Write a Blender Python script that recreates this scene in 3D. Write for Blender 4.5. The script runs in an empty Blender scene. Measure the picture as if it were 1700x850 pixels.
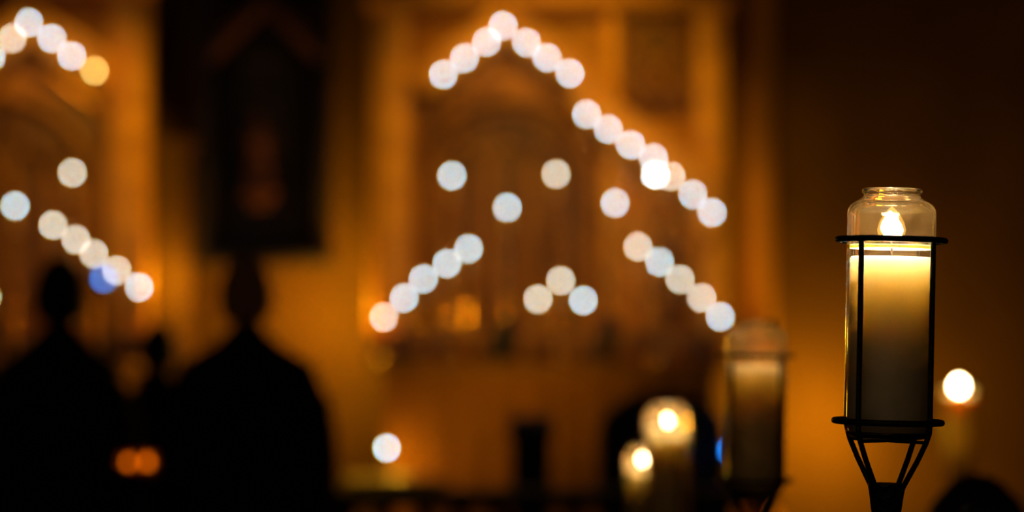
import bpy, bmesh, math, random
from mathutils import Vector, Matrix
random.seed(7)
C = bpy.context.scene
COL = C.collection
PI = math.pi

# ------------------------------------------------------------------ camera, world, lights, exposure
FPX = 4014.0                       # focal length in pixels of the 1700 px wide frame
CAMZ = 1.5
TILT = math.atan(115 / FPX)        # eye level lies on picture row 540
cam_d = bpy.data.cameras.new('camera')
cam = bpy.data.objects.new('camera', cam_d); COL.objects.link(cam)
cam.location = (0, 0, CAMZ); cam.rotation_euler = (PI / 2 + TILT, 0, 0)
cam_d.sensor_width = 36; cam_d.lens = 36 * FPX / 1700
cam_d.clip_end = 60
cam_d.dof.use_dof = True
cam_d.dof.focus_distance = 2.30
cam_d.dof.aperture_fstop = (cam_d.lens / 1000) / 0.0352
C.camera = cam

C.view_settings.view_transform = 'Standard'
C.view_settings.look = 'None'
C.view_settings.gamma = 1
C.view_settings.exposure = 0
C.cycles.use_denoising = True
C.cycles.use_adaptive_sampling = False
C.cycles.sample_clamp_indirect = 40
C.cycles.max_bounces = 16
C.cycles.transmission_bounces = 12
C.cycles.transparent_max_bounces = 16

w = bpy.data.worlds.new('world'); C.world = w; w.use_nodes = True
w.node_tree.nodes['Background'].inputs[0].default_value = (1, .6, .35, 1)
w.node_tree.nodes['Background'].inputs[1].default_value = .008

def at(px, py, Y):
    """world point that stands at depth Y on the line of sight of pixel (px, py)"""
    f = Vector((0, math.cos(TILT), math.sin(TILT))); u = Vector((0, -math.sin(TILT), math.cos(TILT)))
    d = f * FPX + Vector((1, 0, 0)) * (px - 850) + u * (425 - py)
    return Vector((0, 0, CAMZ)) + d * (Y / d.y)

WARM = (1, .52, .015)
def spot(loc, target, power, size, blend=.8, color=WARM, radius=.06):
    l = bpy.data.lights.new('lamp', 'SPOT'); l.energy = power; l.spot_size = math.radians(size)
    l.spot_blend = blend; l.color = color; l.shadow_soft_size = radius
    o = bpy.data.objects.new('unseen_spot', l); COL.objects.link(o); o.location = loc
    o.rotation_euler = (Vector(target) - Vector(loc)).to_track_quat('-Z', 'Y').to_euler()
def point(loc, power, color=WARM, radius=.05):
    l = bpy.data.lights.new('lamp', 'POINT'); l.energy = power; l.color = color; l.shadow_soft_size = radius
    o = bpy.data.objects.new('unseen_warm_lamp', l); COL.objects.link(o); o.location = loc

# unseen lamps: high ones wash the altarpieces, most low ones added to brighten surfaces
spot((.6, 7.2, 4.3), at(925, 250, 11.4), 450, 27)
spot((-1.2, 8.6, 4.2), at(80, 260, 11.4), 270, 25)
spot(at(1240, 780, 10.4), at(1257, 400, 11.75), 30, 24)  # added from below to light up the column
point(at(285, 470, 11.55), 2.8)  # this and the next added for warm wall patches behind the people
point(at(575, 520, 11.5), 17.0)
point(at(1368, 705, 11.72), 25.0)
point(at(655, 765, 10.6), 2.0)  # added beside the lone candle to brighten what lies behind it
spot(at(1500, 960, 8.7), at(1592, 690, 9.6), 12, 16)  # added to brighten the body of the pillar candle
point(at(800, 640, 10.35), 1.5)  # added, like the next, for a warm patch on the altar frontal
point(at(945, 615, 10.35), 1.0)
spot(at(760, 800, 9.7), at(860, 625, 10.8), 7, 60)  # added low wash over the altar frontal
# weak unseen fill added behind the viewer, standing in for nave light
a = bpy.data.lights.new('nave_fill', 'AREA'); a.energy = 6; a.size = 1.5; a.color = (1, .75, .5)
ao = bpy.data.objects.new('nave_fill', a); COL.objects.link(ao); ao.location = (-1.0, -1.5, 3.0)
ao.rotation_euler = (Vector((.4, 2.5, 1.5)) - ao.location).to_track_quat('-Z', 'Y').to_euler()

# ------------------------------------------------------------------ materials
def mat(name, col, rough=.6, metal=0, noise=0, scale=8, bump=0, **kw):
    m = bpy.data.materials.new(name); m.use_nodes = True
    nt = m.node_tree; p = nt.nodes['Principled BSDF']
    p.inputs['Base Color'].default_value = (*col, 1)
    p.inputs['Roughness'].default_value = rough; p.inputs['Metallic'].default_value = metal
    for k, v in kw.items(): p.inputs[k].default_value = v
    if noise or bump:
        tc = nt.nodes.new('ShaderNodeTexCoord'); n = nt.nodes.new('ShaderNodeTexNoise')
        n.inputs['Scale'].default_value = scale; n.inputs['Detail'].default_value = 6
        nt.links.new(tc.outputs['Object'], n.inputs['Vector'])
        if noise:
            r = nt.nodes.new('ShaderNodeMixRGB'); r.blend_type = 'MIX'
            r.inputs[1].default_value = (*[c * (1 - noise) for c in col], 1)
            r.inputs[2].default_value = (*[min(1, c * (1 + noise)) for c in col], 1)
            nt.links.new(n.outputs['Fac'], r.inputs[0]); nt.links.new(r.outputs[0], p.inputs['Base Color'])
        if bump:
            b = nt.nodes.new('ShaderNodeBump'); b.inputs['Strength'].default_value = bump; b.inputs['Distance'].default_value = .01
            nt.links.new(n.outputs['Fac'], b.inputs['Height']); nt.links.new(b.outputs[0], p.inputs['Normal'])
    return m
def emit(name, col, s):
    m = bpy.data.materials.new(name); m.use_nodes = True; nt = m.node_tree
    nt.nodes.remove(nt.nodes['Principled BSDF'])
    e = nt.nodes.new('ShaderNodeEmission'); e.inputs[0].default_value = (*col, 1); e.inputs[1].default_value = s
    nt.links.new(e.outputs[0], nt.nodes['Material Output'].inputs[0])
    return m
def glow_mat(name, col, s):
    m = emit(name, col, s); nt = m.node_tree; e = nt.nodes['Emission']
    t = nt.nodes.new('ShaderNodeBsdfTransparent'); ad = nt.nodes.new('ShaderNodeAddShader')
    nt.links.new(t.outputs[0], ad.inputs[0]); nt.links.new(e.outputs[0], ad.inputs[1])
    nt.links.new(ad.outputs[0], nt.nodes['Material Output'].inputs[0])
    return m
def glass(name, tint, haze, hcol):
    m = bpy.data.materials.new(name); m.use_nodes = True; nt = m.node_tree
    nt.nodes.remove(nt.nodes['Principled BSDF'])
    g = nt.nodes.new('ShaderNodeBsdfGlass'); g.inputs['Color'].default_value = (*tint, 1); g.inputs['IOR'].default_value = 1.45
    g.inputs['Roughness'].default_value = 0.0
    tr = nt.nodes.new('ShaderNodeBsdfTranslucent'); tr.inputs[0].default_value = (*hcol, 1)
    mx = nt.nodes.new('ShaderNodeMixShader')
    tc = nt.nodes.new('ShaderNodeTexCoord'); n = nt.nodes.new('ShaderNodeTexNoise'); n.inputs['Scale'].default_value = 45; n.inputs['Detail'].default_value = 5
    nt.links.new(tc.outputs['Object'], n.inputs['Vector'])
    mr = nt.nodes.new('ShaderNodeMapRange'); mr.inputs[1].default_value = .35; mr.inputs[2].default_value = .75
    mr.inputs[3].default_value = haze * .5; mr.inputs[4].default_value = haze * 2.0
    nt.links.new(n.outputs['Fac'], mr.inputs[0]); nt.links.new(mr.outputs[0], mx.inputs[0])
    nt.links.new(g.outputs[0], mx.inputs[1]); nt.links.new(tr.outputs[0], mx.inputs[2])
    nt.links.new(mx.outputs[0], nt.nodes['Material Output'].inputs[0])
    return m
def wax(name, col, radius, scale):
    m = mat(name, col, .35)
    p = m.node_tree.nodes['Principled BSDF']
    p.inputs['Subsurface Weight'].default_value = 1
    p.inputs['Subsurface Radius'].default_value = radius
    p.inputs['Subsurface Scale'].default_value = scale
    return m

M = dict(
    iron=mat('black_iron', (.012, .011, .011), .45, .6, bump=.3, scale=150),
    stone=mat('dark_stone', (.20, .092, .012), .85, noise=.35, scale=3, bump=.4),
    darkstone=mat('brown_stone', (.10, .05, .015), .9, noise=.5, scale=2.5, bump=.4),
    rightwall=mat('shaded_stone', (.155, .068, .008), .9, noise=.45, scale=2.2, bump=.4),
    floor=mat('stone_floor', (.10, .07, .05), .5, noise=.4, scale=4),
    gilt=mat('gilded_oak', (.85, .36, .02), .5, .15, noise=.2, scale=9, bump=.3),
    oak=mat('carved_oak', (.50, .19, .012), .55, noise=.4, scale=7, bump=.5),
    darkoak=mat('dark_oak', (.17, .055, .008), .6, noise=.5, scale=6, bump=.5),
    blackoak=mat('blackened_oak', (.02, .009, .006), .7, noise=.4, scale=6),
    redwood=mat('red_brown_oak', (.20, .06, .014), .6, noise=.3, scale=12),
    brass=mat('brass', (.74, .33, .06), .22, 1),
    cloth=mat('altar_cloth', (.30, .11, .012), .9, noise=.4, scale=5),
    linen=mat('linen', (.34, .15, .03), .9),
    darkcloth=mat('dark_cloth', (.016, .011, .012), .95, noise=.3, scale=14, bump=.3),
    hair=mat('dark_hair', (.012, .009, .008), .7, bump=.6, scale=90),
    brownhair=mat('brown_hair', (.55, .24, .08), .7, bump=.6, scale=90),
    skin=mat('skin', (.35, .18, .11), .6),
    navy=mat('navy_glaze', (.008, .012, .028), .75),
    candlewax=mat('candle_wax', (.6, .34, .11), .5),
    pillarwax=wax('pillar_wax', (.97, .58, .14), (1, 1, 1), .04),
    jarwax=wax('jar_wax', (.985, .74, .44), (1, 1, 1), .070),
    dullwax=wax('dull_jar_wax', (.98, .74, .40), (1, 1, 1), .05),
    rim=wax('wax_residue', (.95, .85, .6), (1, .7, .4), .002),
    wick=mat('wick', (.03, .02, .015), .9),
    jarglass=glass('jar_glass', (.99, .97, .93), .006, (1, .66, .24)),
    haze_glass=glass('cloudy_glass', (.98, .93, .82), .09, (1, .74, .36)),
    cupglass=glass('amber_glass', (1, .72, .3), .1, (1, .5, .1)),
    blueglass=glass('blue_glass', (.6, .88, 1), .05, (.3, .5, 1)),
    flame=emit('flame', (1, .71, .44), 380),
    dimflame=emit('dim_flame', (1, .64, .3), 130),
    midflame=emit('mid_flame', (1, .74, .46), 260),
    f_white=emit('white_flame', (.26, .76, 1.02), 43),
    f_pillar=emit('pillar_flame', (1, .78, .5), 110),
    f_bright=emit('bright_flame', (.6, .85, 1), 80),
    f_cream=emit('cream_flame', (.50, .76, .80), 36),
    f_gold=emit('golden_flame', (.75, .64, .22), 32),
    f_votive=emit('votive_flame', (1, .34, .02), 4),
    f_blue=emit('blue_glow', (.03, .36, 1), 13),
    f_halo=glow_mat('flame_halo', (1, .52, .10), .35),  # bloom around the near flame, put in as a glowing shell
    f_rim_glow=glow_mat('flame_rim_glow', (1, .42, .0), 6),  # added glowing shell that gives the blurred flames a yellow rim
)

# ------------------------------------------------------------------ mesh helpers
def B(): return bmesh.new()
def box(bm, c, s, bev=0, rot=None):
    r = bmesh.ops.create_cube(bm, size=1)
    vs = r['verts']
    for v in vs: v.co = Vector((v.co.x * s[0], v.co.y * s[1], v.co.z * s[2]))
    if bev:
        es = list({e for v in vs for e in v.link_edges})
        g = bmesh.ops.bevel(bm, geom=es, offset=bev, segments=2, affect='EDGES', profile=.5)
        vs = list({v for f in g['faces'] for v in f.verts} | {v for v in vs if v.is_valid})
    m = Matrix.Translation(Vector(c)) @ (rot.to_4x4() if rot else Matrix.Identity(4))
    for v in vs: v.co = m @ v.co
    return bm
def lathe(bm, prof, n=32, c=(0, 0, 0), closed=False):
    """prof: list of (r, z); r == 0 closes on the axis"""
    c = Vector(c); rings = []
    for r, z in prof:
        if r <= 1e-6: rings.append([bm.verts.new(c + Vector((0, 0, z)))])
        else: rings.append([bm.verts.new(c + Vector((r * math.cos(2 * PI * k / n), r * math.sin(2 * PI * k / n), z))) for k in range(n)])
    pairs = list(zip(rings, rings[1:]))
    if closed: pairs.append((rings[-1], rings[0]))
    for a_, b_ in pairs:
        for k in range(n):
            k2 = (k + 1) % n
            if len(a_) == 1 and len(b_) == 1: continue
            if len(a_) == 1: bm.faces.new((a_[0], b_[k2], b_[k]))
            elif len(b_) == 1: bm.faces.new((a_[k], a_[k2], b_[0]))
            else: bm.faces.new((a_[k], a_[k2], b_[k2], b_[k]))
    return bm
def tube(bm, pts, r, n=12, loop=False):
    pts = [Vector(p) for p in pts]; rings = []; N = len(pts)
    rr = r if isinstance(r, (list, tuple)) else [r] * N
    up = None
    for i, p in enumerate(pts):
        if loop: t = pts[(i + 1) % N] - pts[i - 1]
        else: t = pts[min(i + 1, N - 1)] - pts[max(i - 1, 0)]
        t.normalize()
        if up is None:
            up = Vector((0, 0, 1)) if abs(t.z) < .9 else Vector((0, 1, 0))
        s = t.cross(up).normalized(); up = s.cross(t).normalized()
        rings.append([bm.verts.new(p + s * rr[i] * math.cos(2 * PI * k / n) + up * rr[i] * math.sin(2 * PI * k / n)) for k in range(n)])
    prs = list(zip(rings, rings[1:]))
    if loop: prs.append((rings[-1], rings[0]))
    for a_, b_ in prs:
        for k in range(n): bm.faces.new((a_[k], a_[(k + 1) % n], b_[(k + 1) % n], b_[k]))
    if not loop:
        bm.faces.new(rings[0][::-1]); bm.faces.new(rings[-1])
    return bm
def ring(bm, R, r, z=0, n=64, m=12):
    return tube(bm, [(R * math.cos(2 * PI * k / n), R * math.sin(2 * PI * k / n), z) for k in range(n)], r, m, True)
def obj(name, bm, m, parent=None, smooth=True, loc=None, label=None):
    bmesh.ops.recalc_face_normals(bm, faces=bm.faces)
    me = bpy.data.meshes.new(name); bm.to_mesh(me); bm.free()
    if smooth:
        for p in me.polygons: p.use_smooth = True
        try: me.set_sharp_from_angle(angle=math.radians(38))
        except Exception: pass
    me.materials.append(m if not isinstance(m, str) else M[m])
    o = bpy.data.objects.new(name, me); COL.objects.link(o); o.parent = parent
    if loc is not None: o.location = loc
    if label: o['label'] = label
    return o
def thing(name, label, cat, loc=(0, 0, 0), group=None):
    o = bpy.data.objects.new(name, None); COL.objects.link(o); o.location = loc
    o.empty_display_size = .05
    return tag(o, label, cat, group)
def tag(o, label, cat, group=None):
    o['label'] = label; o['category'] = cat
    if group: o['group'] = group
    return o
def struct(name, bm, m, label=None, smooth=False):
    o = obj(name, bm, m, None, smooth); o['kind'] = 'structure'
    if label: o['label'] = label
    return o
def dup(root, loc, label, group=None, remat=None):
    r = root.copy(); COL.objects.link(r); r.location = loc; r['label'] = label
    if group: r['group'] = group
    for ch in list(root.children):
        c = ch.copy(); COL.objects.link(c); c.parent = r
        for g in ch.children:
            d = g.copy(); COL.objects.link(d); d.parent = c
    return r

# ------------------------------------------------------------------ the setting
YB = 12.0                                             # back wall plane
DAIS = .45
bm = B(); box(bm, (0, 6.2, -.05), (9, 16, .1)); struct('floor', bm, 'floor', 'dark stone floor of the church')
bm = B(); box(bm, (0, 6.2, 6.05), (9, 16, .1)); struct('ceiling', bm, 'darkstone', 'dark ceiling high above')
bm = B(); box(bm, (-4.4, 6.2, 3), (.2, 16, 6)); struct('wall_left', bm, 'darkstone', 'dark stone wall at the left')
bm = B(); box(bm, (4.4, 6.2, 3), (.2, 16, 6)); struct('wall_right', bm, 'darkstone', 'dark stone wall at the right')
xs = at(1215, 400, YB).x
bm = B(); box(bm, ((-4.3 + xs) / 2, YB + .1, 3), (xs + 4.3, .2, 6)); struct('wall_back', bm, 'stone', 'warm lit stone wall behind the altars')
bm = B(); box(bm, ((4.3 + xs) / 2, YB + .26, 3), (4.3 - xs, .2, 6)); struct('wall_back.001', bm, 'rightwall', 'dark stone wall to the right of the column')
for k in range(3):
    z0, y0 = k * .15, 10.0 + k * .28 - .1
    bm = B(); box(bm, (-.3, (y0 + 11.9) / 2, z0 + .075), (5.6, 11.9 - y0, .15), .008)
    o = struct('altar_step', bm, 'floor', ['lowest', 'middle', 'topmost'][k] + ' dark stone step below the altars')
# stone pilaster between left altarpiece and the dark shrine, and the lit column at the right
def X(px, Y): return at(px, 425, Y).x
def Z(py, Y): return at(850, py, Y).z
bm = B(); xa, xb = X(258, 11.85), X(322, 11.85)
box(bm, ((xa + xb) / 2, 11.87, (DAIS + Z(250, 11.9)) / 2 + .0), (xb - xa, .26, Z(250, 11.9) - DAIS), .02)
box(bm, ((xa + xb) / 2, 11.86, Z(245, 11.9)), (xb - xa + .06, .28, .07), .02)
struct('trim_1', bm, 'stone', 'stone pilaster beside the left altarpiece')
xc = X(1257, 11.8); R = .082
bm = B()
lathe(bm, [(0, DAIS), (R * 1.3, DAIS), (R * 1.3, DAIS + .06), (R * 1.15, DAIS + .08), (R * 1.15, DAIS + .1), (R, DAIS + .24), (R, 4.9), (R * 1.3, 4.98), (R * 1.6, 5.2), (R * 1.6, 5.99), (0, 5.99)], 32, (xc, 11.78, 0))
struct('trim_2', bm, 'gilt', 'slender lit column right of the large altarpiece', True)

# ------------------------------------------------------------------ altarpieces
def band(bm, p0, p1, width, Y, depth, bev=.006):
    """carved moulding lying in a vertical plane from pixel p0 to p1"""
    a_, b_ = at(*p0, Y), at(*p1, Y); d = b_ - a_
    ang = math.atan2(d.z, d.x)
    rot = Matrix.Rotation(-ang, 3, 'Y')
    box(bm, (a_ + b_) / 2, (d.length, depth, width), bev, rot)
def panelbox(bm, x0, y0, x1, y1, Y, d, bev=.006):
    a_, b_ = at(x0, y0, Y), at(x1, y1, Y)
    box(bm, ((a_.x + b_.x) / 2, Y, (a_.z + b_.z) / 2), (abs(b_.x - a_.x), d, abs(b_.z - a_.z)), bev)
def crocket(bm, p, r=.018):
    lathe(bm, [(0, -r), (r * .8, -r * .6), (r, 0), (r * .6, r * .7), (0, r * 1.3)], 8, p)
def arch_pts(cx, halfw, ys, yt, Y, n=9):
    """pointed arch: springing row ys, tip row yt"""
    L = []
    for k in range(n):
        t = k / (n - 1); x = cx - halfw * math.cos(t * PI / 2) ** .8 if t < 1 else cx
        L.append(at(x, ys + (yt - ys) * math.sin(t * PI / 2) ** 1.15, Y))
    Rr = [Vector((2 * L[-1].x - p.x, p.y, p.z)) for p in L[:-1]][::-1]
    return L + Rr
def shaft(t, px, y0, y1, Y, r, m='gilt', name='shaft'):
    p0, p1 = at(px, y1, Y), at(px, y0, Y); h = p1.z - p0.z
    bm = B()
    lathe(bm, [(0, 0), (r * 1.6, 0), (r * 1.6, .02), (r * 1.2, .035), (r, .05), (r, h - .06), (r * 1.3, h - .05), (r * 1.2, h - .035), (r * 1.8, h - .012), (r * 1.8, h), (0, h)], 14, p0)
    obj(name, bm, m, t)

# right altarpiece
t = thing('altarpiece', 'large gilded altarpiece with a gable arch, right of the two altarpieces', 'altarpiece')
bm = B(); panelbox(bm, 617, -150, 1206, 600, 11.62, .08); obj('back_panel', bm, 'oak', t)
for x0, x1 in ((617, 678), (1152, 1206)):
    bm = B(); panelbox(bm, x0, -150, x1, 598, 11.52, .14, .012)
    for k in range(9): panelbox(bm, x0 + 14, -120 + k * 78, x1 - 14, -62 + k * 78, 11.445, .02, .008)
    obj('pilaster', bm, 'gilt', t)
bm = B(); panelbox(bm, 1003, -150, 1026, 598, 11.54, .10, .01); obj('mullion', bm, 'gilt', t)
bm = B(); panelbox(bm, 608, -8, 1215, 12, 11.5, .22, .012); panelbox(bm, 612, 12, 1211, 20, 11.52, .17, .006); obj('cornice', bm, 'gilt', t)
# gable: two broad raking mouldings with crockets
bm = B()
band(bm, (836, 34), (690, 142), .14, 11.42, .09, .02); band(bm, (834, 34), (1000, 142), .14, 11.42, .09, .02)
band(bm, (836, 10), (676, 128), .035, 11.37, .05); band(bm, (834, 10), (1000, 126), .035, 11.37, .05)
for k in range(6):
    f = k / 6
    crocket(bm, at(830 - 146 * f, 12 + 108 * f, 11.36)); crocket(bm, at(842 + 150 * f, 12 + 108 * f, 11.36))
crocket(bm, at(835, 0, 11.36), .03)
obj('gable', bm, 'gilt', t)
bm = B()
band(bm, (952, 150), (1192, 322), .15, 11.42, .09, .02); band(bm, (955, 128), (1196, 298), .03, 11.37, .05)
for k in range(7): crocket(bm, at(965 + 230 * k / 7, 140 + 165 * k / 7, 11.36))
obj('raking_moulding', bm, 'gilt', t)
# dark niche under the gable with a pointed arch
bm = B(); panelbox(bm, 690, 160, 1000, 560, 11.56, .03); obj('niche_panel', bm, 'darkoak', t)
bm = B()
tube(bm, [at(704, 560, 11.5)] + arch_pts(845, 141, 300, 165, 11.5) + [at(986, 560, 11.5)], .016, 8)
tube(bm, [at(716, 560, 11.47)] + arch_pts(845, 129, 305, 185, 11.47) + [at(974, 560, 11.47)], .008, 8)
obj('niche_arch', bm, 'oak', t)
bm = B()
for c in (775, 845, 915): tube(bm, arch_pts(c, 34, 300, 240, 11.5, 7), .008, 6)
for c in (775, 915):
    p = at(c, 225, 11.5); tube(bm, [p + Vector((.05 * math.cos(k * PI / 8), 0, .05 * math.sin(k * PI / 8))) for k in range(16)], .007, 6, True)
obj('tracery', bm, 'oak', t)
for px in (742, 810, 882, 925): shaft(t, px, 300, 560, 11.5, .016, 'oak')
# upper right tracery panel
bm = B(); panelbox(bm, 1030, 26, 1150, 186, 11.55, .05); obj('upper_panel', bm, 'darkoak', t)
bm = B()
tube(bm, arch_pts(1090, 56, 150, 40, 11.49, 8), .01, 6)
for s in (1, -1): tube(bm, [at(1090 - s * 50, 60, 11.49), at(1090 + s * 50, 180, 11.49)], .009, 6)
p = at(1090, 130, 11.48); tube(bm, [p + Vector((.08 * math.cos(k * PI / 10), 0, .08 * math.sin(k * PI / 10))) for k in range(20)], .009, 6, True)
obj('upper_tracery', bm, 'oak', t)
# lower right panels
for k in range(2):
    bm = B(); panelbox(bm, 1032 + 60 * k, 350, 1084 + 60 * k, 548, 11.56, .04, .01); obj('panel', bm, 'oak' if k == 0 else 'darkoak', t)
    bm = B(); tube(bm, arch_pts(1058 + 60 * k, 22, 400, 365, 11.53, 6), .007, 6); obj('panel_arch', bm, 'gilt', t)
bm = B(); panelbox(bm, 612, 552, 1212, 604, 11.44, .3, .012); obj('predella', bm, 'oak', t)
for k in range(7):
    bm = B(); panelbox(bm, 628 + 83 * k, 560, 696 + 83 * k, 594, 11.28, .02, .006); obj('predella_panel', bm, 'darkoak', t)

# left altarpiece (runs out of the picture)
t = thing('altarpiece', 'gilded altarpiece cut by the left edge of the picture', 'altarpiece')
bm = B(); panelbox(bm, -330, -150, 247, 600, 11.62, .08); obj('back_panel', bm, 'oak', t)
for x0, x1 in ((-330, -268), (186, 247)):
    bm = B(); panelbox(bm, x0, -150, x1, 598, 11.52, .14, .012)
    for k in range(9): panelbox(bm, x0 + 14, -120 + k * 78, x1 - 14, -62 + k * 78, 11.445, .02, .008)
    obj('pilaster', bm, 'gilt', t)
bm = B(); panelbox(bm, -338, -34, 256, -14, 11.5, .22, .012); obj('cornice', bm, 'gilt', t)
bm = B()
band(bm, (49, 34), (-140, 162), .17, 11.42, .09, .02); band(bm, (47, 34), (186, 128), .17, 11.42, .09, .02)
band(bm, (49, 8), (-150, 140), .035, 11.37, .05); band(bm, (47, 8), (186, 102), .035, 11.37, .05)
for k in range(6): crocket(bm, at(54 + 130 * k / 6, 12 + 92 * k / 6, 11.36)); crocket(bm, at(42 - 160 * k / 6, 12 + 108 * k / 6, 11.36))
obj('gable', bm, 'gilt', t)
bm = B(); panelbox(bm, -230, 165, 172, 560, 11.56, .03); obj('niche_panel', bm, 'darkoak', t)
bm = B(); tube(bm, [at(-215, 560, 11.5)] + arch_pts(-30, 185, 300, 160, 11.5) + [at(155, 560, 11.5)], .018, 8); obj('niche_arch', bm, 'oak', t)
bm = B()
for c in (-110, -30, 50, 115): tube(bm, arch_pts(c, 32, 300, 245, 11.5, 7), .008, 6)
obj('tracery', bm, 'oak', t)
for px in (-110, -45, 20, 84, 128): shaft(t, px, 300, 560, 11.5, .018, 'oak')
bm = B(); panelbox(bm, -336, 552, 254, 604, 11.44, .3, .012); obj('predella', bm, 'oak', t)
for k in range(7):
    bm = B(); panelbox(bm, -322 + 82 * k, 560, -254 + 82 * k, 594, 11.28, .02, .006); obj('predella_panel', bm, 'darkoak', t)

# ------------------------------------------------------------------ dark shrine between the altarpieces
t = thing('shrine', 'tall dark wooden shrine with a pointed niche between the altarpieces', 'shrine')
bm = B(); panelbox(bm, 332, -150, 548, 436, 11.84, .3, .01)
obj('cabinet', bm, 'blackoak', t)
for x0, x1 in ((332, 352), (528, 548)):
    bm = B(); panelbox(bm, x0, -150, x1, 436, 11.64, .1, .01); obj('side_post', bm, 'blackoak', t)
bm = B(); panelbox(bm, 326, 420, 554, 440, 11.64, .18, .01); obj('sill', bm, 'blackoak', t)
bm = B(); tube(bm, [at(360, 420, 11.66)] + arch_pts(440, 80, 220, 95, 11.66) + [at(520, 420, 11.66)], .018, 8); obj('niche_arch', bm, 'blackoak', t)
bm = B()
band(bm, (440, 0), (345, 100), .06, 11.62, .05); band(bm, (440, 0), (535, 100), .06, 11.62, .05)
obj('gable', bm, 'redwood', t)
for c in (370, 510):
    bm = B(); p = at(c, 40, 11.65); tube(bm, [p + Vector((.07 * math.cos(k * PI / 8), 0, .07 * math.sin(k * PI / 8))) for k in range(16)], .012, 6, True)
    for k in range(4):
        q = p + Vector((.042 * math.cos(k * PI / 2), 0, .042 * math.sin(k * PI / 2))); crocket(bm, q, .026)
    obj('tracery', bm, 'redwood', t)
bm = B(); panelbox(bm, 405, 312, 458, 330, 11.62, .13, .008); panelbox(bm, 415, 330, 448, 345, 11.62, .1, .008); obj('bracket', bm, 'redwood', t)

# small carved figure in the shrine
def figure(loc, h, label):
    o = thing('carved_figure', label, 'statue', loc)
    bm = B()
    lathe(bm, [(0, 0), (.16 * h, 0), (.17 * h, .02 * h), (.145 * h, .15 * h), (.12 * h, .35 * h), (.10 * h, .52 * h), (.115 * h, .66 * h), (.13 * h, .76 * h), (.10 * h, .82 * h), (.045 * h, .85 * h), (.04 * h, .87 * h), (0, .875 * h)], 20)
    for v in bm.verts:
        a_ = math.atan2(v.co.y, v.co.x); v.co.y *= .7
        if v.co.z < .55 * h: v.co.x *= 1 + .06 * math.cos(a_ * 9); v.co.y *= 1 + .06 * math.cos(a_ * 9)
    for s in (-1, 1):
        tube(bm, [(s * .12 * h, 0, .76 * h), (s * .15 * h, -.02 * h, .62 * h), (s * .10 * h, -.09 * h, .56 * h), (s * .015 * h, -.12 * h, .64 * h)], [.04 * h, .038 * h, .032 * h, .018 * h], 8)
    obj('robe', bm, 'redwood', o)
    bm = B(); lathe(bm, [(0, .86 * h), (.035 * h, .87 * h), (.055 * h, .90 * h), (.06 * h, .935 * h), (.05 * h, .975 * h), (.025 * h, .995 * h), (0, h)], 14)
    tube(bm, [(0, -.055 * h, .94 * h), (0, -.068 * h, .92 * h)], .008 * h, 6)
    obj('head', bm, 'redwood', o)
p = at(431, 312, 11.62); figure((p.x, 11.615, p.z - .002), .36, 'small carved standing figure on a bracket inside the dark shrine')

# ------------------------------------------------------------------ altars
t = thing('altar', 'long cloth-covered altar below the large gilded altarpiece', 'altar')
yt = 11.0; x0, x1 = X(632, yt), X(1190, yt); zt = Z(600, yt)
bm = B(); box(bm, ((x0 + x1) / 2, yt + .02, zt - .025), (x1 - x0, .5, .05), .01); obj('altar_top', bm, 'linen', t)
bm = B(); box(bm, ((x0 + x1) / 2, yt + .03, (DAIS + zt - .05) / 2), (x1 - x0 - .08, .42, zt - .05 - DAIS), .01); obj('altar_body', bm, 'darkoak', t)
bm = B(); N = 120; vs = []
for k in range(N + 1):
    x = x0 + .03 + (x1 - x0 - .06) * k / N; y = yt - .24 + .008 * math.sin(k * .55) + .005 * math.sin(k * 1.31)
    vs.append([bm.verts.new((x, y, zt - .05)), bm.verts.new((x, y - .004, DAIS + .02)), bm.verts.new((x, y + .01, DAIS + .02)), bm.verts.new((x, y + .01, zt - .05))])
for a_, b_ in zip(vs, vs[1:]):
    for j in range(4): bm.faces.new((a_[j], a_[(j + 1) % 4], b_[(j + 1) % 4], b_[j]))
bm.faces.new(vs[0]); bm.faces.new(vs[-1][::-1])
obj('frontal', bm, 'cloth', t)
ALT_Z = zt
t = thing('altar', 'altar below the left altarpiece, behind the person at the left', 'altar')
x0, x1 = X(-300, yt), X(225, yt)
bm = B(); box(bm, ((x0 + x1) / 2, yt + .02, zt - .025), (x1 - x0, .5, .05), .01); obj('altar_top', bm, 'linen', t)
bm = B(); box(bm, ((x0 + x1) / 2, yt + .03, (DAIS + zt - .05) / 2), (x1 - x0 - .08, .42, zt - .05 - DAIS), .01); obj('altar_body', bm, 'darkoak', t)

# ------------------------------------------------------------------ candles
YC = 11.0
def flame_prof(h, r, z):
    return [(0, z), (r * .55, z + .04 * h), (r * .9, z + .14 * h), (r, z + .30 * h), (r * .86, z + .5 * h), (r * .55, z + .72 * h), (r * .22, z + .9 * h), (0, z + h)]
CH = .11                                                # candle height
def candle_proto(fm):
    t = bpy.data.objects.new('candle', None); t.empty_display_size = .02
    COL.objects.link(t)
    bm = B(); lathe(bm, [(0, 0), (.0105, 0), (.011, .002), (.0105, CH - .003), (.009, CH), (.006, CH - .002), (0, CH - .003)], 14); obj('candle_body', bm, 'candlewax', t)
    bm = B(); tube(bm, [(0, 0, CH - .004), (0, 0, CH + .006), (.001, 0, CH + .010)], .0009, 6); obj('wick', bm, 'wick', t)
    bm = B(); lathe(bm, flame_prof(.0215, .0067, CH + .007), 12); f = obj('flame', bm, fm, t)
    bm = B(); lathe(bm, flame_prof(.031, .0118, CH + .003), 12); obj('flame_glow_shell', bm, 'f_rim_glow', f)
    return t
protos = {k: candle_proto('f_' + k) for k in ('white', 'cream', 'gold', 'bright')}
used = set()
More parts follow.
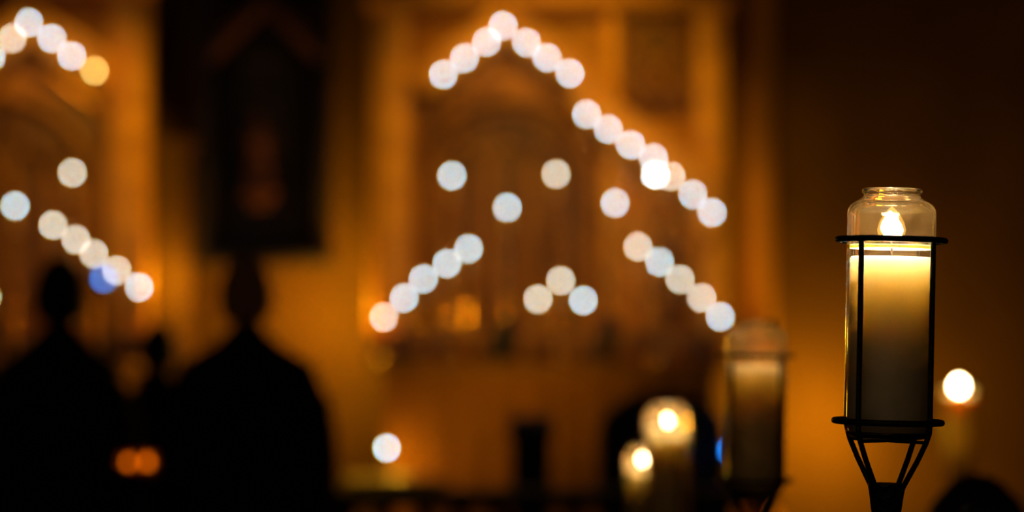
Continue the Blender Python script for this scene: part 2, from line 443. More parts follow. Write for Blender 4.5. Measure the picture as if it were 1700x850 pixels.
def candle(px, py, label, group, kind='white', Y=YC):
    """lit candle whose flame stands at pixel (px, py); returns its foot"""
    p = at(px, py, Y); foot = Vector((p.x, p.y, p.z - CH - .018))
    if kind not in used:
        used.add(kind); o = protos[kind]; o.location = foot; tag(o, label, 'candle', group)
    else:
        o = dup(protos[kind], foot, label, group); o['category'] = 'candle'
    return foot
def candle_bar(pts, labels, name_label, group, kinds, back=None, feet=None, Y=YC):
    """a sloping iron bar of candle cups: pts are the flame pixels"""
    t = thing('candle_bar', name_label, 'candle holder')
    feet_p = [candle(x, y, l, group, k, Y) for (x, y), l, k in zip(pts, labels, kinds)]
    bm = B(); tube(bm, [f + Vector((0, 0, -.03)) for f in feet_p], .007, 8); obj('bar', bm, 'brass', t)
    for f in feet_p:
        bm = B(); lathe(bm, [(0, -.028), (.004, -.026), (.004, -.008), (.014, -.002), (.019, .012), (.017, .012), (.012, 0.0), (0, 0)], 12, f); obj('candle_cup', bm, 'brass', t)
    if back:
        for i in back:
            f = feet_p[i] + Vector((0, 0, -.03)); bm = B(); tube(bm, [f, (f.x, back_y, f.z)], .006, 8); lathe(bm, [(0, -.02), (.02, -.02), (.02, .02), (0, .02)], 10, (f.x, back_y, f.z)); obj('wall_bracket', bm, 'brass', t)
    if feet:
        for i in feet:
            f = feet_p[i] + Vector((0, 0, -.03)); bm = B(); tube(bm, [f, (f.x, f.y, ALT_Z + .01)], .006, 8)
            lathe(bm, [(0, 0), (.04, 0), (.042, .006), (.02, .014), (.007, .03), (0, .03)], 14, (f.x, f.y, ALT_Z)); obj('upright', bm, 'brass', t)
    return t
back_y = 11.36
ORD = ['first', 'second', 'third', 'fourth', 'fifth', 'sixth', 'seventh', 'eighth']

# upper gable on the large altarpiece
pts = [(736, 123), (771, 96), (808, 69), (835, 42), (874, 70), (908, 95), (946, 121)]
L = ['lowest lit candle on the left slope of the large gable', 'second lit candle up the left slope of the large gable', 'third lit candle up the left slope, next to the large gable peak', 'lit candle at the very peak of the large gable',
     'first lit candle right of the large gable peak', 'second lit candle right of the large gable peak', 'lowest lit candle on the right slope of the large gable']
candle_bar(pts, L, 'gable-shaped brass candle bar with seven candles on the large altarpiece', 'candles on the large gable bar', ['white'] * 7, back=(0, 3, 6))
# long slope to the right
pts = [(974, 189), (1010, 214), (1047, 240), (1085, 262), (1114, 292), (1150, 322), (1182, 352)]
L = [f'{ORD[i]} lit candle from the top of the long right slope of lights' for i in range(7)]
L[0] = 'topmost lit candle of the long right slope of lights'; L[6] = 'bottommost lit candle of the long right slope of lights'
candle_bar(pts, L, 'sloping brass candle bar with seven candles at the upper right of the altarpiece', 'candles on the long right slope', ['white', 'white', 'white', 'white', 'cream', 'white', 'white'], back=(0, 3, 6))
# lower left slope
pts = [(637, 526), (671, 494), (703, 462), (742, 437), (778, 412)]
L = ['lowest lit candle of the lower left slope, by the left pilaster', 'second lit candle up the lower left slope of lights', 'middle lit candle of the lower left slope of lights', 'fourth lit candle up the lower left slope of lights', 'topmost lit candle of the lower left slope of lights']
candle_bar(pts, L, 'sloping brass candle stand rising to the right on the left half of the altar', 'candles on the lower left slope', ['cream', 'white', 'white', 'white', 'white'], feet=(0, 2, 4), Y=10.96)
# lower right slope
pts = [(1059, 409), (1095, 434), (1129, 463), (1165, 494), (1196, 525)]
L = ['topmost lit candle of the lower right slope of lights', 'second lit candle from the top of the lower right slope', 'middle lit candle of the lower right slope, cream coloured', 'fourth lit candle down the lower right slope, yellowish', 'lowest lit candle of the lower right slope, above the farther torch']
candle_bar(pts, L, 'sloping brass candle stand falling to the right on the right half of the altar', 'candles on the lower right slope', ['cream', 'white', 'cream', 'cream', 'white'], feet=(0, 2), Y=10.96)
# three-branch candelabrum
pts = [(893, 496), (931, 465), (968, 498)]
L = ['left lit candle of the three-branched candelabrum', 'middle and highest lit candle of the three-branched candelabrum', 'right lit candle of the three-branched candelabrum']
t = thing('candelabrum', 'small three-branched brass candelabrum in the middle of the altar', 'candelabrum')
F = [candle(*p, l, 'candles of the three-branched candelabrum', k, 10.9) for p, l, k in zip(pts, L, ('cream', 'cream', 'white'))]
for f in F:
    bm = B(); lathe(bm, [(0, -.028), (.004, -.026), (.004, -.008), (.014, -.002), (.019, .012), (.017, .012), (.012, 0), (0, 0)], 12, f); obj('candle_cup', bm, 'brass', t)
c = F[1]
bm = B(); lathe(bm, [(0, 0), (.05, 0), (.05, .01), (.02, .02), (.008, .04), (.008, .07), (.014, .08), (.008, .09), (.006, c.z - .028 - ALT_Z), (0, c.z - .026 - ALT_Z)], 16, (c.x, c.y, ALT_Z)); obj('stem', bm, 'brass', t)
for f in (F[0], F[2]):
    zb = ALT_Z + .09
    bm = B(); tube(bm, [(c.x, c.y, zb)] + [(c.x + (f.x - c.x) * math.sin(s * PI / 2), c.y, zb + (f.z - .027 - zb) * (1 - math.cos(s * PI / 2))) for s in (.25, .5, .75, .9, 1)], .005, 8); obj('branch', bm, 'brass', t)

# tall candlesticks standing on the altar
def stick_proto(h):
    t = bpy.data.objects.new('candlestick', None); COL.objects.link(t)
    bm = B(); lathe(bm, [(0, 0), (.06, 0), (.06, .012), (.045, .02), (.03, .04), (.014, .06), (.010, .075), (0, .075)], 20); obj('base', bm, 'brass', t)
    bm = B(); lathe(bm, [(0, .07), (.009, .07), (.008, h * .5), (.007, h - .02), (0, h - .02)], 14); obj('stem', bm, 'brass', t)
    for z, r in ((.16, .024), (h * .5, .026), (h * .8, .016)):
        bm = B(); lathe(bm, [(0, z - r)] + [(r * math.cos(a_), z + r * .85 * math.sin(a_)) for a_ in [(-.42 + .105 * k) * PI for k in range(9)]] + [(0, z + r)], 20); obj('knob', bm, 'brass', t)
    bm = B(); lathe(bm, [(0, h - .022), (.012, h - .02), (.034, h - .004), (.036, h + .004), (.032, h + .002), (.012, h - .002), (0, h)], 20); obj('drip_pan', bm, 'brass', t)
    return t
def stick(px, py, label, slabel, group, kind, Y, proto=None):
    f = candle(px, py, label, group, kind, Y)
    t = stick_proto(f.z - ALT_Z + .0005); t.location = (f.x, f.y, ALT_Z); tag(t, slabel, 'candlestick', 'tall brass candlesticks on the altars')
g = 'candles on tall candlesticks'
stick(750, 291, 'lit candle on the leftmost tall candlestick of the main altar', 'leftmost tall brass candlestick on the main altar', g, 'white', 11.1)
stick(842, 344, 'lit candle on the shorter candlestick below the large gable peak', 'shorter brass candlestick below the large gable peak', g, 'white', 11.1)
stick(923, 288, 'lit cream candle on the tall candlestick in the middle of the main altar', 'tall brass candlestick in the middle of the main altar', g, 'cream', 11.1)
stick(1021, 336, 'lit candle on the shorter candlestick right of the altar middle', 'shorter brass candlestick right of the altar middle', g, 'white', 11.1)
stick(1088, 290, 'brightest lit candle, overlapping the long right slope of lights', 'rightmost tall brass candlestick on the main altar', g, 'bright', 10.85)
stick(120, 286, 'lit cream candle standing alone high on the left altarpiece', 'tall brass candlestick on the left altar, below the lone high candle', g, 'cream', 11.1)
stick(25, 341, 'lit white candle standing alone near the left picture edge', 'shorter brass candlestick on the left altar near the picture edge', g, 'white', 11.1)

# left altarpiece gable and slope
pts = [(-15, 94), (20, 63), (48, 37), (86, 63), (119, 92), (157, 117)]
L = ['lit candle on the left gable cut by the picture edge', 'lit candle just left of the left gable peak', 'lit candle at the peak of the left gable', 'first lit candle right of the left gable peak', 'second lit candle right of the left gable peak', 'golden yellow lit candle at the right end of the left gable']
candle_bar(pts, L, 'gable-shaped brass candle bar on the left altarpiece', 'candles on the left gable bar', ['white', 'cream', 'white', 'white', 'white', 'gold'], back=(0, 2, 5))
pts = [(88, 373), (126, 397), (156, 421), (194, 448), (231, 476)]
L = ['topmost lit candle of the slope above the left person', 'second lit candle of the slope above the left person', 'middle lit candle of the slope above the left person', 'fourth lit candle of the slope, over the blue light', 'lowest lit candle of the slope, right of the blue light']
candle_bar(pts, L, 'sloping brass candle stand falling to the right on the left altar', 'candles on the slope of the left altar', ['cream', 'cream', 'cream', 'cream', 'white'], feet=(0, 2), Y=10.96)
f = candle(-22, 492, 'lit candle cut by the left picture edge at mid height', 'candles on the left altar', 'white', 10.9)
t = thing('candlestick', 'short brass candlestick at the left picture edge', 'candlestick')
bm = B(); h = f.z - ALT_Z; lathe(bm, [(0, 0), (.045, 0), (.045, .01), (.01, .03), (.008, h - .03), (.02, h - .006), (.02, h), (0, h)], 16, (f.x, f.y, ALT_Z)); obj('stem', bm, 'brass', t)

# navy vases on the altar
for px, w_, top, lab in ((838, .062, 530, 'dark navy vase on the altar, left of the altar middle'), (1011, .048, 522, 'slimmer dark navy vase on the altar, right of the altar middle')):
    p = at(px, 600, 10.86); h = Z(top, 10.86) - ALT_Z
    bm = B(); lathe(bm, [(0, 0), (w_ * .6, 0), (w_ * .65, .01 * h), (w_ * .5, .08 * h), (w_ * .85, .35 * h), (w_, .6 * h), (w_ * .8, .8 * h), (w_ * .45, .9 * h), (w_ * .65, h), (w_ * .6, h), (w_ * .38, .9 * h), (w_ * .6, .75 * h), (0, .6 * h)], 24)
    o = obj('vase', bm, 'navy'); o.location = (p.x, 10.86, ALT_Z); tag(o, lab, 'vase', 'navy vases on the altar')

# blue lamp on the left altar and a second one by the farther torch
def cup(bm, r, h, t_=.003):
    return lathe(bm, [(0, 0), (r * .75, 0), (r * .85, .004), (r, h), (r - t_, h), (r * .85 - t_, .008), (0, .006)], 20)
def votive(p, r, h, m, fm, fr, label, cat='votive light', group=None, base=None, fz=.4):
    t = thing('votive_light', label, cat, p, group)
    bm = B(); cup(bm, r, h); obj('glass_cup', bm, m, t)
    bm = B(); lathe(bm, [(0, .008), (r * .7, .009), (r * .72, h * fz - .002), (0, h * fz - .002)], 16); obj('wax', bm, 'candlewax', t)
    bm = B(); lathe(bm, flame_prof(fr * 3, fr, h * fz), 12); obj('flame', bm, fm, t)
def stand(px_p, zbase, r, label, floor=0.0, cat='candle stand', m='iron'):
    """pole with a round tray on a tripod foot"""
    t = thing('candle_stand', label, cat, (px_p[0], px_p[1], floor)); h = zbase - floor
    bm = B(); lathe(bm, [(0, h - .016), (r * .5, h - .014), (r, h - .006), (r + .006, h + .006), (r, h + .006), (r - .006, h), (0, h)], 24); obj('tray', bm, m, t)
    bm = B(); lathe(bm, [(0, .1), (.012, .1), (.012, h * .5 - .03), (.022, h * .5), (.012, h * .5 + .03), (.011, h - .015), (0, h - .015)], 16); obj('pole', bm, m, t)
    for k in range(3):
        a_ = k * 2 * PI / 3 + .3; bm = B()
        tube(bm, [(0, 0, .16), (.06 * math.cos(a_), .06 * math.sin(a_), .15), (.13 * math.cos(a_), .13 * math.sin(a_), .07), (.18 * math.cos(a_), .18 * math.sin(a_), .008)], .008, 8); obj('leg', bm, m, t)
    return t
p = at(172, 463, 10.5); votive((p.x, p.y, p.z - .035), .022, .06, 'blueglass', 'f_blue', .011, 'small blue glass light below the slope of candles at the left')
stand(p, p.z - .035, .03, 'slim dark stand carrying the left blue light', .30)
p = at(1213, 750, 8.8); votive((p.x, p.y, p.z - .03), .022, .055, 'blueglass', 'f_blue', .012, 'small blue glass light half hidden by the farther torch')
stand(p, p.z - .03, .03, 'slim dark stand carrying the blue light behind the farther torch')

# amber votives between the two standing people
p = at(213, 768, 6.8); q = at(244, 768, 6.8)
votive((p.x, 6.8, p.z - .03), .023, .055, 'cupglass', 'f_votive', .008, 'left of the two dim amber votive lights between the standing people')
votive((q.x, 6.8, p.z - .03), .023, .055, 'cupglass', 'f_votive', .009, 'right of the two dim amber votive lights between the standing people')
stand(((p.x + q.x) / 2, 6.8), p.z - .03, .075, 'dark stand under the two amber votive lights')

# lone candle low in the middle on a small table
p = at(642, 743, 10.3)
f = candle(642, 743, 'lit candle standing alone low on a small table', 'single candles', 'white', 10.3)
t = thing('side_table', 'small brown side table carrying a single lit candle', 'table')
zt2 = f.z; xl, xr = X(572, 10.3), X(742, 10.3)
bm = B(); box(bm, ((xl + xr) / 2, 10.34, zt2 - .015), (xr - xl, .3, .03), .006); obj('table_top', bm, 'oak', t)
bm = B(); box(bm, ((xl + xr) / 2, 10.34, zt2 - .06), (xr - xl - .05, .25, .06), .004); obj('apron', bm, 'oak', t)
for sx in (0, 1):
    for sy in (0, 1):
        zf = .15 if True else 0
        xx = (xl + .035) if sx == 0 else (xr - .035); yy = 10.235 if sy == 0 else 10.445
        base = .30 if yy >= 10.46 else .15
        bm = B(); lathe(bm, [(0, base), (.014, base), (.012, base + .1), (.018, zt2 - .1), (.018, zt2 - .07), (0, zt2 - .07)], 10, (xx, yy, 0)); obj('leg', bm, 'oak', t)

# pillar candle at the right, on its own stand
p = at(1592, 640, 9.6)
t = thing('pillar_candle', 'thick lit pillar candle alone at the right of the near torch', 'candle', (p.x, 9.6, p.z - .40))
bm = B(); lathe(bm, [(0, 0), (.050, 0), (.051, .004), (.050, .372), (.046, .380), (.040, .374), (0, .368)], 28); obj('candle_body', bm, 'pillarwax', t)
bm = B(); tube(bm, [(0, 0, .366), (0, 0, .385)], .0015, 6); obj('wick', bm, 'wick', t)
bm = B(); lathe(bm, flame_prof(.036, .0125, .382), 14); f_ = obj('flame', bm, 'f_pillar', t)
bm = B(); lathe(bm, flame_prof(.044, .017, .379), 14); obj('flame_glow_shell', bm, 'f_rim_glow', f_)
stand(p, p.z - .40, .06, 'dark stand under the thick pillar candle at the right')

# ------------------------------------------------------------------ rail, chair, lectern in the dark foreground of the sanctuary
t = thing('altar_rail', 'dark wooden altar rail along the bottom of the picture', 'railing')
x0, x1 = X(552, 8), X(1290, 8); zr = Z(812, 8)
bm = B(); box(bm, ((x0 + x1) / 2, 8, zr - .03), (x1 - x0, .12, .06), .015); obj('top_rail', bm, 'blackoak', t)
bm = B(); box(bm, ((x0 + x1) / 2, 8, .06), (x1 - x0, .14, .12), .01); obj('bottom_rail', bm, 'blackoak', t)
n = 12
for k in range(n):
    x = x0 + .05 + (x1 - x0 - .1) * k / (n - 1); h = zr - .06
    bm = B(); lathe(bm, [(0, .11), (.03, .11), (.03, .18), (.018, .21), (.026, .32), (.03, .4), (.016, .6), (.016, h - .1), (.028, h - .06), (.03, h + .005), (0, h + .005)], 12, (x, 8, 0)); obj('baluster', bm, 'blackoak', t)

t = thing('chair', 'dark high-backed chair with a rounded back behind the jar candles', 'chair', (X(1100, 9), 9.0, 0))
hz = Z(648, 9)
bm = B(); pts = []
W = .24
pr = [(-W, .42)] + [(-W, hz - .16)] + [(-W * math.cos(k * PI / 12) if True else 0, hz - .16 + .16 * math.sin(k * PI / 12)) for k in range(1, 12)] + [(W, hz - .16), (W, .42)]
f0 = [bm.verts.new((x, .02, z)) for x, z in pr]; f1 = [bm.verts.new((x, .06, z)) for x, z in pr]
bm.faces.new(f0); bm.faces.new(f1[::-1])
for k in range(len(pr)): bm.faces.new((f0[k], f0[(k + 1) % len(pr)], f1[(k + 1) % len(pr)], f1[k]))
obj('backrest', bm, 'blackoak', t)
bm = B(); box(bm, (0, .26, .44), (.5, .46, .05), .012); obj('seat', bm, 'blackoak', t)
for sx in (-1, 1):
    for y in (.05, .46):
        bm = B(); box(bm, (sx * .22, y, .21), (.045, .045, .42), .006); obj('leg', bm, 'blackoak', t)
    bm = B(); tube(bm, [(sx * .235, .06, .68), (sx * .25, .3, .69), (sx * .25, .46, .67)], .02, 8); tube(bm, [(sx * .25, .44, .45), (sx * .25, .44, .68)], .016, 8); obj('armrest', bm, 'blackoak', t)

t = thing('lectern', 'narrow dark lectern standing before the altar', 'lectern', (X(882, 9.0), 9.0, 0))
hz = Z(700, 9.0)
bm = B(); box(bm, (0, 0, .03), (.34, .3, .06), .01); obj('base', bm, 'navy', t)
bm = B(); box(bm, (0, 0, (hz) / 2), (.15, .12, hz - .1), .01); obj('post', bm, 'navy', t)
bm = B(); box(bm, (0, 0, hz - .02), (.17, .2, .02), .006, Matrix.Rotation(.35, 3, 'X')); obj('desk', bm, 'navy', t)

# ------------------------------------------------------------------ people
def skin_mesh(name, verts, edges, radii, root, m, parent, sub=2):
    me = bpy.data.meshes.new(name); me.from_pydata(verts, edges, [])
    o = bpy.data.objects.new(name, me); COL.objects.link(o); o.parent = parent
    o.modifiers.new('skin', 'SKIN'); s = o.modifiers.new('sub', 'SUBSURF'); s.levels = sub; s.render_levels = sub
    sv = me.skin_vertices[0].data
    for i, r in enumerate(radii):
        rr = r if isinstance(r, tuple) else (r, r)
        sv[i].radius = rr; sv[i].use_root = (i == root)
    dg = bpy.context.evaluated_depsgraph_get(); dg.update()
    nm = bpy.data.meshes.new_from_object(o.evaluated_get(dg)); o.modifiers.clear(); o.data = nm
    for p in nm.polygons: p.use_smooth = True
    nm.materials.clear(); nm.materials.append(M[m])
    return o
def head(parent, c, hair, yaw=0, pitch=0, s=1.0, skinmat='skin'):
    """head centred on c, face towards local +Y before yaw"""
    rot = Matrix.Rotation(yaw, 4, 'Z') @ Matrix.Rotation(-pitch, 4, 'X')
    bm = B(); bmesh.ops.create_uvsphere(bm, u_segments=28, v_segments=20, radius=1)
    for v in bm.verts:
        x, y, z = v.co
        low = max(0, -z)
        xx = x * (.076 - .022 * low); yy = y * (.096 - .020 * low) + (.012 * low if y > 0 else .012 * low); zz = z * .12
        if y > 0:                                      # face relief
            nose = math.exp(-((x / .16) ** 2)) * math.exp(-(((z + .08) / .20) ** 2)) * .022
            brow = math.exp(-(((z - .14) / .10) ** 2)) * .005
            eye = -(math.exp(-(((abs(x) - .40) / .16) ** 2)) * math.exp(-((z / .12) ** 2))) * .008
            mouth = math.exp(-((x / .3) ** 2)) * math.exp(-(((z + .48) / .09) ** 2)) * .006
            chin = math.exp(-((x / .3) ** 2)) * math.exp(-(((z + .85) / .15) ** 2)) * .008
            yy += nose + brow + eye + mouth + chin
        v.co = Vector((xx, yy, zz)) * s
    for sx in (-1, 1):
        r = bmesh.ops.create_uvsphere(bm, u_segments=10, v_segments=8, radius=1)
        for v in r['verts']: v.co = Vector((sx * .077 + v.co.x * .009, -.004 + v.co.y * .018, -.008 + v.co.z * .032)) * s
    for v in bm.verts: v.co = rot @ v.co + Vector(c)
    h = obj('head', bm, skinmat, parent)
    bm = B()
    for sx in (-1, 1):
        r = bmesh.ops.create_uvsphere(bm, u_segments=10, v_segments=8, radius=.012 * s)
        for v in r['verts']: v.co = rot @ (v.co + Vector((sx * .031, .083, .0)) * s) + Vector(c)
    obj('eyes', bm, 'hair', h)
    bm = B(); bmesh.ops.create_uvsphere(bm, u_segments=28, v_segments=20, radius=1)
    for v in list(bm.verts):
        x, y, z = v.co
        if y > .15 and z < .42: y = .15 + (y - .15) * .15
        cut = -.55 if y < .2 else .1
        if z < cut: z = cut + (z - cut) * .1
        n_ = .003 * math.sin(x * 23 + z * 11) * math.cos(y * 19)
        v.co = rot @ (Vector((x * (.083 + n_), y * (.104 + n_) - .004, z * (.128 + n_))) * s) + Vector(c)
    obj('hair', bm, hair, h)
    return h
def hand(parent, wrist, d, side, s=1.0):
    """relaxed hand hanging from the wrist; d = pointing direction, side = thumb side"""
    d = Vector(d).normalized(); side = Vector(side).normalized(); n = d.cross(side).normalized()
    wr = Vector(wrist); verts = [wr - d * .03, wr + d * .01]; edges = [(0, 1)]; rad = [(.024 * s, .019 * s), (.026 * s, .017 * s)]
    k0 = wr + d * .085
    bm_verts = verts; 
    for i, (off, ln) in enumerate(((.027, .072), (.009, .080), (-.009, .074), (-.026, .058))):
        base = k0 + side * off; i0 = len(verts)
        verts.append(wr + d * .045 + side * off * .85); rad.append(.0125 * s)
        verts.append(base); rad.append(.0105 * s)
        p2 = base + d * ln * .5 + n * .008; verts.append(p2); rad.append(.0085 * s)
        p3 = p2 + (d * .8 + n * .6).normalized() * ln * .5; verts.append(p3); rad.append(.0068 * s)
        edges += [(1, i0), (i0, i0 + 1), (i0 + 1, i0 + 2), (i0 + 2, i0 + 3)]
    i0 = len(verts)
    verts += [wr + d * .03 + side * .028, wr + d * .06 + side * .046 + n * .01, wr + d * .085 + side * .048 + n * .018]; rad += [.0125 * s, .0105 * s, .008 * s]
    edges += [(1, i0), (i0, i0 + 1), (i0 + 1, i0 + 2)]
    return skin_mesh('hand', verts, edges, rad, 0, 'skin', parent, 1)
def standing(loc, H, width, label, hair, hd=(0, 0), headpos=(0, .0), lean=0, yaw=0):
    """person standing with the back to the viewer in a long dark coat"""
    o = thing('person', label, 'person', loc); s = H / 1.72; w_ = width
    V = [(0, 0, .96), (0, 0, 1.12), (0, -.01, 1.28), (0, -.02, 1.40), (0, -.005, 1.475), (0, .01, 1.53)]
    Rr = [(.17, .13), (.165, .125), (.18, .13), (.17, .11), (.075, .07), (.056, .06)]
    E = [(0, 1), (1, 2), (2, 3), (3, 4), (4, 5)]
    for sx in (-1, 1):
        i = len(V)
        V += [(sx * (w_ - .075), -.02, 1.35), (sx * (w_ + .0), -.01, 1.12), (sx * (w_ - .01), .05, .88)]
        Rr += [(.078, .075), (.062, .062), (.046, .046)]; E += [(3, i), (i, i + 1), (i + 1, i + 2)]
        i = len(V)
        V += [(sx * .10, 0, .86), (sx * .105, .01, .50), (sx * .11, -.01, .10)]
        Rr += [(.095, .10), (.066, .07), (.048, .052)]; E += [(0, i), (i, i + 1), (i + 1, i + 2)]
    V = [tuple(c_ * s for c_ in v) for v in V]; Rr = [(a_ * s, b_ * s) for a_, b_ in Rr]
    skin_mesh('body', V, E, Rr, 0, 'darkcloth', o)
    # long coat: flared shell from the chest to below the knee
    bm = B(); n = 40; rings = []
    for z, rx, ry in ((1.485, .065, .07), (1.455, .085, .085), (1.41, .75 * w_, .10), (1.35, .95 * w_, .12), (1.28, w_ + .028, .14), (1.18, w_ + .045, .15), (1.0, w_ + .05, .155), (.8, w_ + .045, .175), (.6, w_ + .045, .185), (.42, w_ + .045, .19)):
        rings.append([bm.verts.new((rx * math.cos(2 * PI * k / n) * (1 + (.03 * math.sin(k * 1.9) if z < .9 else 0)) * s, ry * math.sin(2 * PI * k / n) * (1 + (.03 * math.cos(k * 1.9) if z < .9 else 0)) * s, z * s)) for k in range(n)])
    for a_, b_ in zip(rings, rings[1:]):
        for k in range(n): bm.faces.new((a_[k], a_[(k + 1) % n], b_[(k + 1) % n], b_[k]))
    bm.faces.new(rings[0])
    c_ = obj('coat', bm, 'darkcloth', o)
    bm = B(); N = 24; tube(bm, [(.072 * s * math.cos(2 * PI * k / N), .01 + .07 * s * math.sin(2 * PI * k / N), (1.462 + .012 * math.sin(2 * PI * k / N)) * s) for k in range(N)], .016 * s, 8, True); obj('collar', bm, 'darkcloth', o)
    head(o, (headpos[0], headpos[1], (1.605) * s), hair, hd[0], hd[1], s)
    for sx in (-1, 1):
        hand(o, Vector((sx * (w_ - .01), .055, .865)) * s, (0, .12, -1), (0, 1, 0), s)
        bm = B(); box(bm, (sx * .11 * s, .05, .05), (.095, .27, .08), .03); box(bm, (sx * .11 * s, -.05, .012), (.09, .08, .024), .006); obj('shoe', bm, 'iron', o)
    o.rotation_euler.z = yaw
    return o
p = at(100, 540, 7.4)
standing((p.x, 7.4, 0), 1.70, .205, 'person in dark clothes standing at the far left, seen from behind', 'hair', (.1, -.1), (-.004, .02))
p = at(410, 540, 7.4)
standing((p.x, 7.4, 0), 1.70, .235, 'person in dark clothes standing second from the left, seen from behind', 'brownhair', (-.15, -.1), (-.004, .02))
p = at(263, 540, 9.3)
standing((p.x, 9.3, 0), 1.50, .18, 'shorter person seen small in the gap between the two standing people', 'hair')

def seated(loc, label, yaw=0):
    o = thing('person', label, 'person', loc)
    V = [(0, 0, .55), (0, -.02, .72), (0, -.01, .90), (0, .0, .99), (0, .01, 1.05), (0, .02, 1.09)]
    Rr = [(.17, .14), (.16, .12), (.18, .12), (.16, .10), (.07, .065), (.055, .055)]
    E = [(0, 1), (1, 2), (2, 3), (3, 4), (4, 5)]
    for sx in (-1, 1):
        i = len(V); V += [(sx * .17, 0, .97), (sx * .21, .04, .74), (sx * .12, .24, .66)]; Rr += [(.07, .07), (.055, .055), (.04, .04)]; E += [(3, i), (i, i + 1), (i + 1, i + 2)]
        i = len(V); V += [(sx * .09, .08, .55), (sx * .12, .42, .54), (sx * .12, .42, .10)]; Rr += [.09, .07, .05]; E += [(0, i), (i, i + 1), (i + 1, i + 2)]
    skin_mesh('body', V, E, Rr, 0, 'darkcloth', o)
    head(o, (0, .02, 1.145), 'hair', 0, -.1, 1.08)
    for sx in (-1, 1):
        hand(o, (sx * .11, .255, .655), (-sx * .3, 1, -.15), (-sx, -.3, 0), .95)
        bm = B(); box(bm, (sx * .12, .48, .045), (.095, .26, .08), .03); box(bm, (sx * .12, .39, .012), (.09, .08, .024), .005); obj('shoe', bm, 'iron', o)
    o.rotation_euler.z = yaw
    return o
p = at(1624, 540, 3.9); sz = Z(788, 3.9)
seated((p.x, 3.9, sz - 1.283 + .0), 'seated person, only the dark top of the head showing at the lower right corner', .15)
t = thing('pew', 'dark wooden pew below the seated person at the lower right', 'bench', (p.x + .15, 3.9, 0))
bm = B(); box(bm, (0, .05, .385), (1.3, .42, .04), .01); obj('seat', bm, 'blackoak', t)
bm = B(); box(bm, (0, -.19, .62), (1.3, .035, .5), .01, Matrix.Rotation(.08, 3, 'X')); obj('backrest', bm, 'blackoak', t)
for sx in (-1, 1):
    bm = B(); box(bm, (sx * .64, .03, .43), (.04, .5, .86), .012); obj('end_panel', bm, 'blackoak', t)

# ------------------------------------------------------------------ jar candles and torches
S = 1 / 1741.0                                           # metres per pixel at the near torch
JH = 413 * S                                             # jar height .237
def jar_profile(k=1.0):
    # all in units of 1000 px -> metres through S
    out = [(0, .004), (56, 0), (63, 2), (69, 8), (72, 18), (73, 32), (73, 372), (71.8, 379), (67.5, 386), (59, 392), (50, 397), (46.5, 401), (46.5, 404), (49.5, 406.5), (50, 410), (48.5, 413), (46.5, 413), (45, 411)]
    inn = [(43.5, 404), (43.5, 399), (47, 394), (57, 388.5), (65, 383), (69, 376.5), (70, 370), (70, 34), (69.3, 21), (66, 12), (60, 8.5), (0, 8)]
    return [(r * S * k, z * S * k) for r, z in out + inn]
def jar_candle(t, waxtop, wm, fm, fh, fr, k=1.0, flz=None, haze='jarglass', dip=0):
    if wm == 'dullwax': haze = 'haze_glass'
    bm = B(); lathe(bm, jar_profile(k), 96); j = obj('glass_jar', bm, haze, t)
    wt = waxtop * S * k; r = 67.5 * S * k
    bm = B(); lathe(bm, [(0, .0095 * k * .6), (58 * S * k, 9.2 * S * k), (64 * S * k, 13.5 * S * k), (66.8 * S * k, 22 * S * k), (r, 36 * S * k), (r, wt - .002), (r - .0015, wt), (r - .004, wt - .0012)] + ([(r - .008, wt - dip * .8), (r - .014, wt - dip)] if dip else []) + [(.02 * k, wt - .003 - dip), (0, wt - .003 - dip)], 64)
    obj('wax', bm, wm, t)
    bm = B(); lathe(bm, [(r + .0002, wt + .0075), (r + .0009, wt + .0095), (r + .0002, wt + .0112), (r - .0012, wt + .0098)], 96, closed=True); obj('wax_residue', bm, 'rim', t, label='pale ring of wax left above the wax surface')
    fz = flz * S * k
    bm = B(); tube(bm, [(0, 0, wt - dip - .004), (.0006, 0, (wt - dip + fz) / 2), (-.0006, 0, fz + .003)], .0011, 8); obj('wick', bm, 'wick', t)
    bm = B(); lathe(bm, flame_prof(fh, fr, fz), 24)
    for v in bm.verts:
        v.co.x += .0018 * math.sin((v.co.z - fz) / fh * 5)
    fl = obj('flame', bm, fm, t)
    if wm == 'jarwax':
        bm = B(); lathe(bm, flame_prof(fh * 1.25, fr * 1.45, fz - .002), 24); obj('flame_glow_shell', bm, 'f_halo', fl)

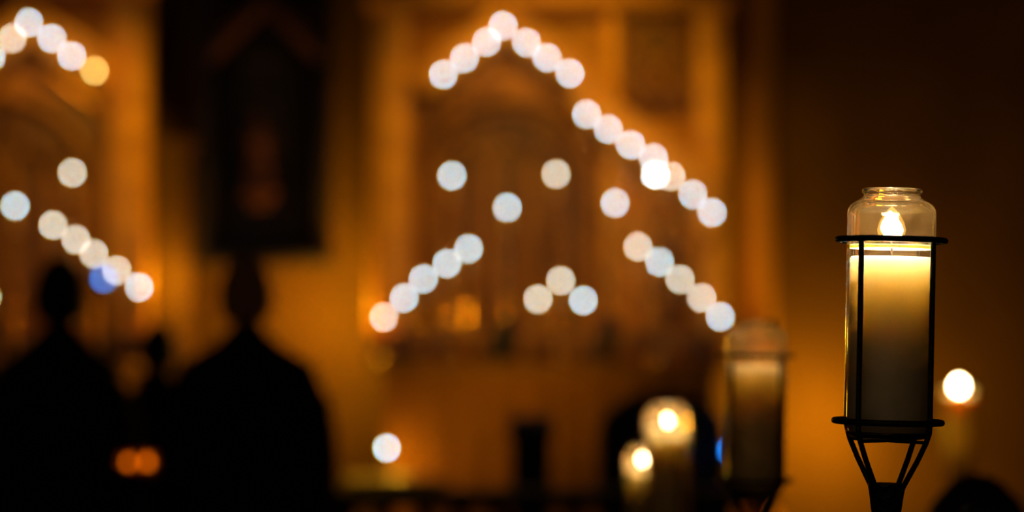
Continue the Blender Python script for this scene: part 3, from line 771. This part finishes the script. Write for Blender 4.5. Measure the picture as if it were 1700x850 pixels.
def torch(loc, label, jlabel, tilt, az, waxtop, wm, fm, fh, fr, flz, yawt=0, dip=0):
    """black iron torch; loc = the foot of the jar. Returns the torch thing"""
    t = thing('torch', label, 'torch', loc)
    R0 = 88 * S; r0 = 5.2 * S
    for z, nm in ((28 * S, 'lower_ring'), (328 * S, 'upper_ring')):
        bm = B(); ring(bm, R0, r0, z); obj(nm, bm, 'iron', t)
    RR = 83 * S
    for k in range(4):
        a_ = az + k * PI / 2
        def P(r, z): return (r * math.sin(a_), -r * math.cos(a_), z)
        bm = B(); tube(bm, [P(RR, 326 * S), P(RR, 180 * S), P(RR, 30 * S), P(RR - 1 * S, 12 * S), P(RR - 7 * S, -4 * S), P(60 * S, -34 * S), P(34 * S, -76 * S), P(26 * S, -92 * S)], 4.6 * S, 12)
        obj('rod', bm, 'iron', t)
    # little cross bars under the jar, on which it rests
    for k in range(2):
        a_ = az + k * PI / 2; bm = B(); q = 76 * S
        tube(bm, [(q * math.sin(a_), -q * math.cos(a_), -3.4 * S), (-q * math.sin(a_), q * math.cos(a_), -3.4 * S)], 3 * S, 8); obj('cross_bar', bm, 'iron', t)
    bm = B(); lathe(bm, [(0, -74 * S), (30 * S, -74 * S), (31 * S, -78 * S), (30 * S, -84 * S), (28.5 * S, -92 * S), (25 * S, -118 * S), (20 * S, -140 * S), (17 * S, -165 * S), (13 * S, -200 * S), (0, -200 * S)], 32); obj('socket', bm, 'iron', t)
    L = loc[2] - .04
    bm = B(); tube(bm, [(0, 0, -190 * S), (0, 0, -L)], .0085, 16); obj('pole', bm, 'iron', t)
    bm = B(); lathe(bm, [(0, -L - .02), (.15, -L - .02), (.15, -L - .005), (.05, -L + .01), (.02, -L + .05), (0, -L + .05)], 32); obj('foot', bm, 'iron', t)
    t.rotation_euler = (0, tilt, yawt)
    j = thing('jar_candle', jlabel, 'candle', loc); j.rotation_euler = (0, tilt, yawt)
    jar_candle(j, waxtop, wm, fm, fh, fr, 1.0, flz, dip=dip)
    return t
TILTA = math.radians(1.35)
p = at(1473.5, 728, 2.30)
torch(tuple(p), 'black iron torch at the right, nearest and in sharp focus', 'sharp lit jar candle held in the nearest iron torch', TILTA, math.radians(-44), 300, 'jarwax', 'flame', 51 * S, 16.5 * S, 329)
p = at(1253, 816, 3.36)
torch(tuple(p), 'blurred black iron torch behind and left of the nearest one', 'blurred dim jar candle held in the farther iron torch', TILTA * .6, math.radians(-50), 306, 'dullwax', 'dimflame', 14 * S, 6 * S, 287, dip=.012)

# two jar candles farther back, on floor stands
p = at(1108, 700, 4.5)
zb = p.z - 354 * S + .01
j = thing('jar_candle', 'larger of the two glowing jar candles low in the middle', 'candle', (p.x, 4.5, zb - .01), 'free-standing jar candles')
jar_candle(j, 312, 'dullwax', 'midflame', .018, .0045, 1.0, 344)
stand(p, zb - .01, .075, 'dark stand under the larger free-standing jar candle')
p = at(1067, 765, 4.9)
j = thing('jar_candle', 'smaller of the two glowing jar candles, in front left of the larger', 'candle', (p.x, 4.9, p.z - 354 * S * .8), 'free-standing jar candles')
jar_candle(j, 312, 'dullwax', 'midflame', .018, .0045, .8, 344)
stand((p.x, 4.9), p.z - 354 * S * .8, .06, 'dark stand under the smaller free-standing jar candle')

for k, o in protos.items():
    if k not in used:
        for ch in list(o.children):
            for g_ in list(ch.children): bpy.data.objects.remove(g_)
            bpy.data.objects.remove(ch)
        bpy.data.objects.remove(o)
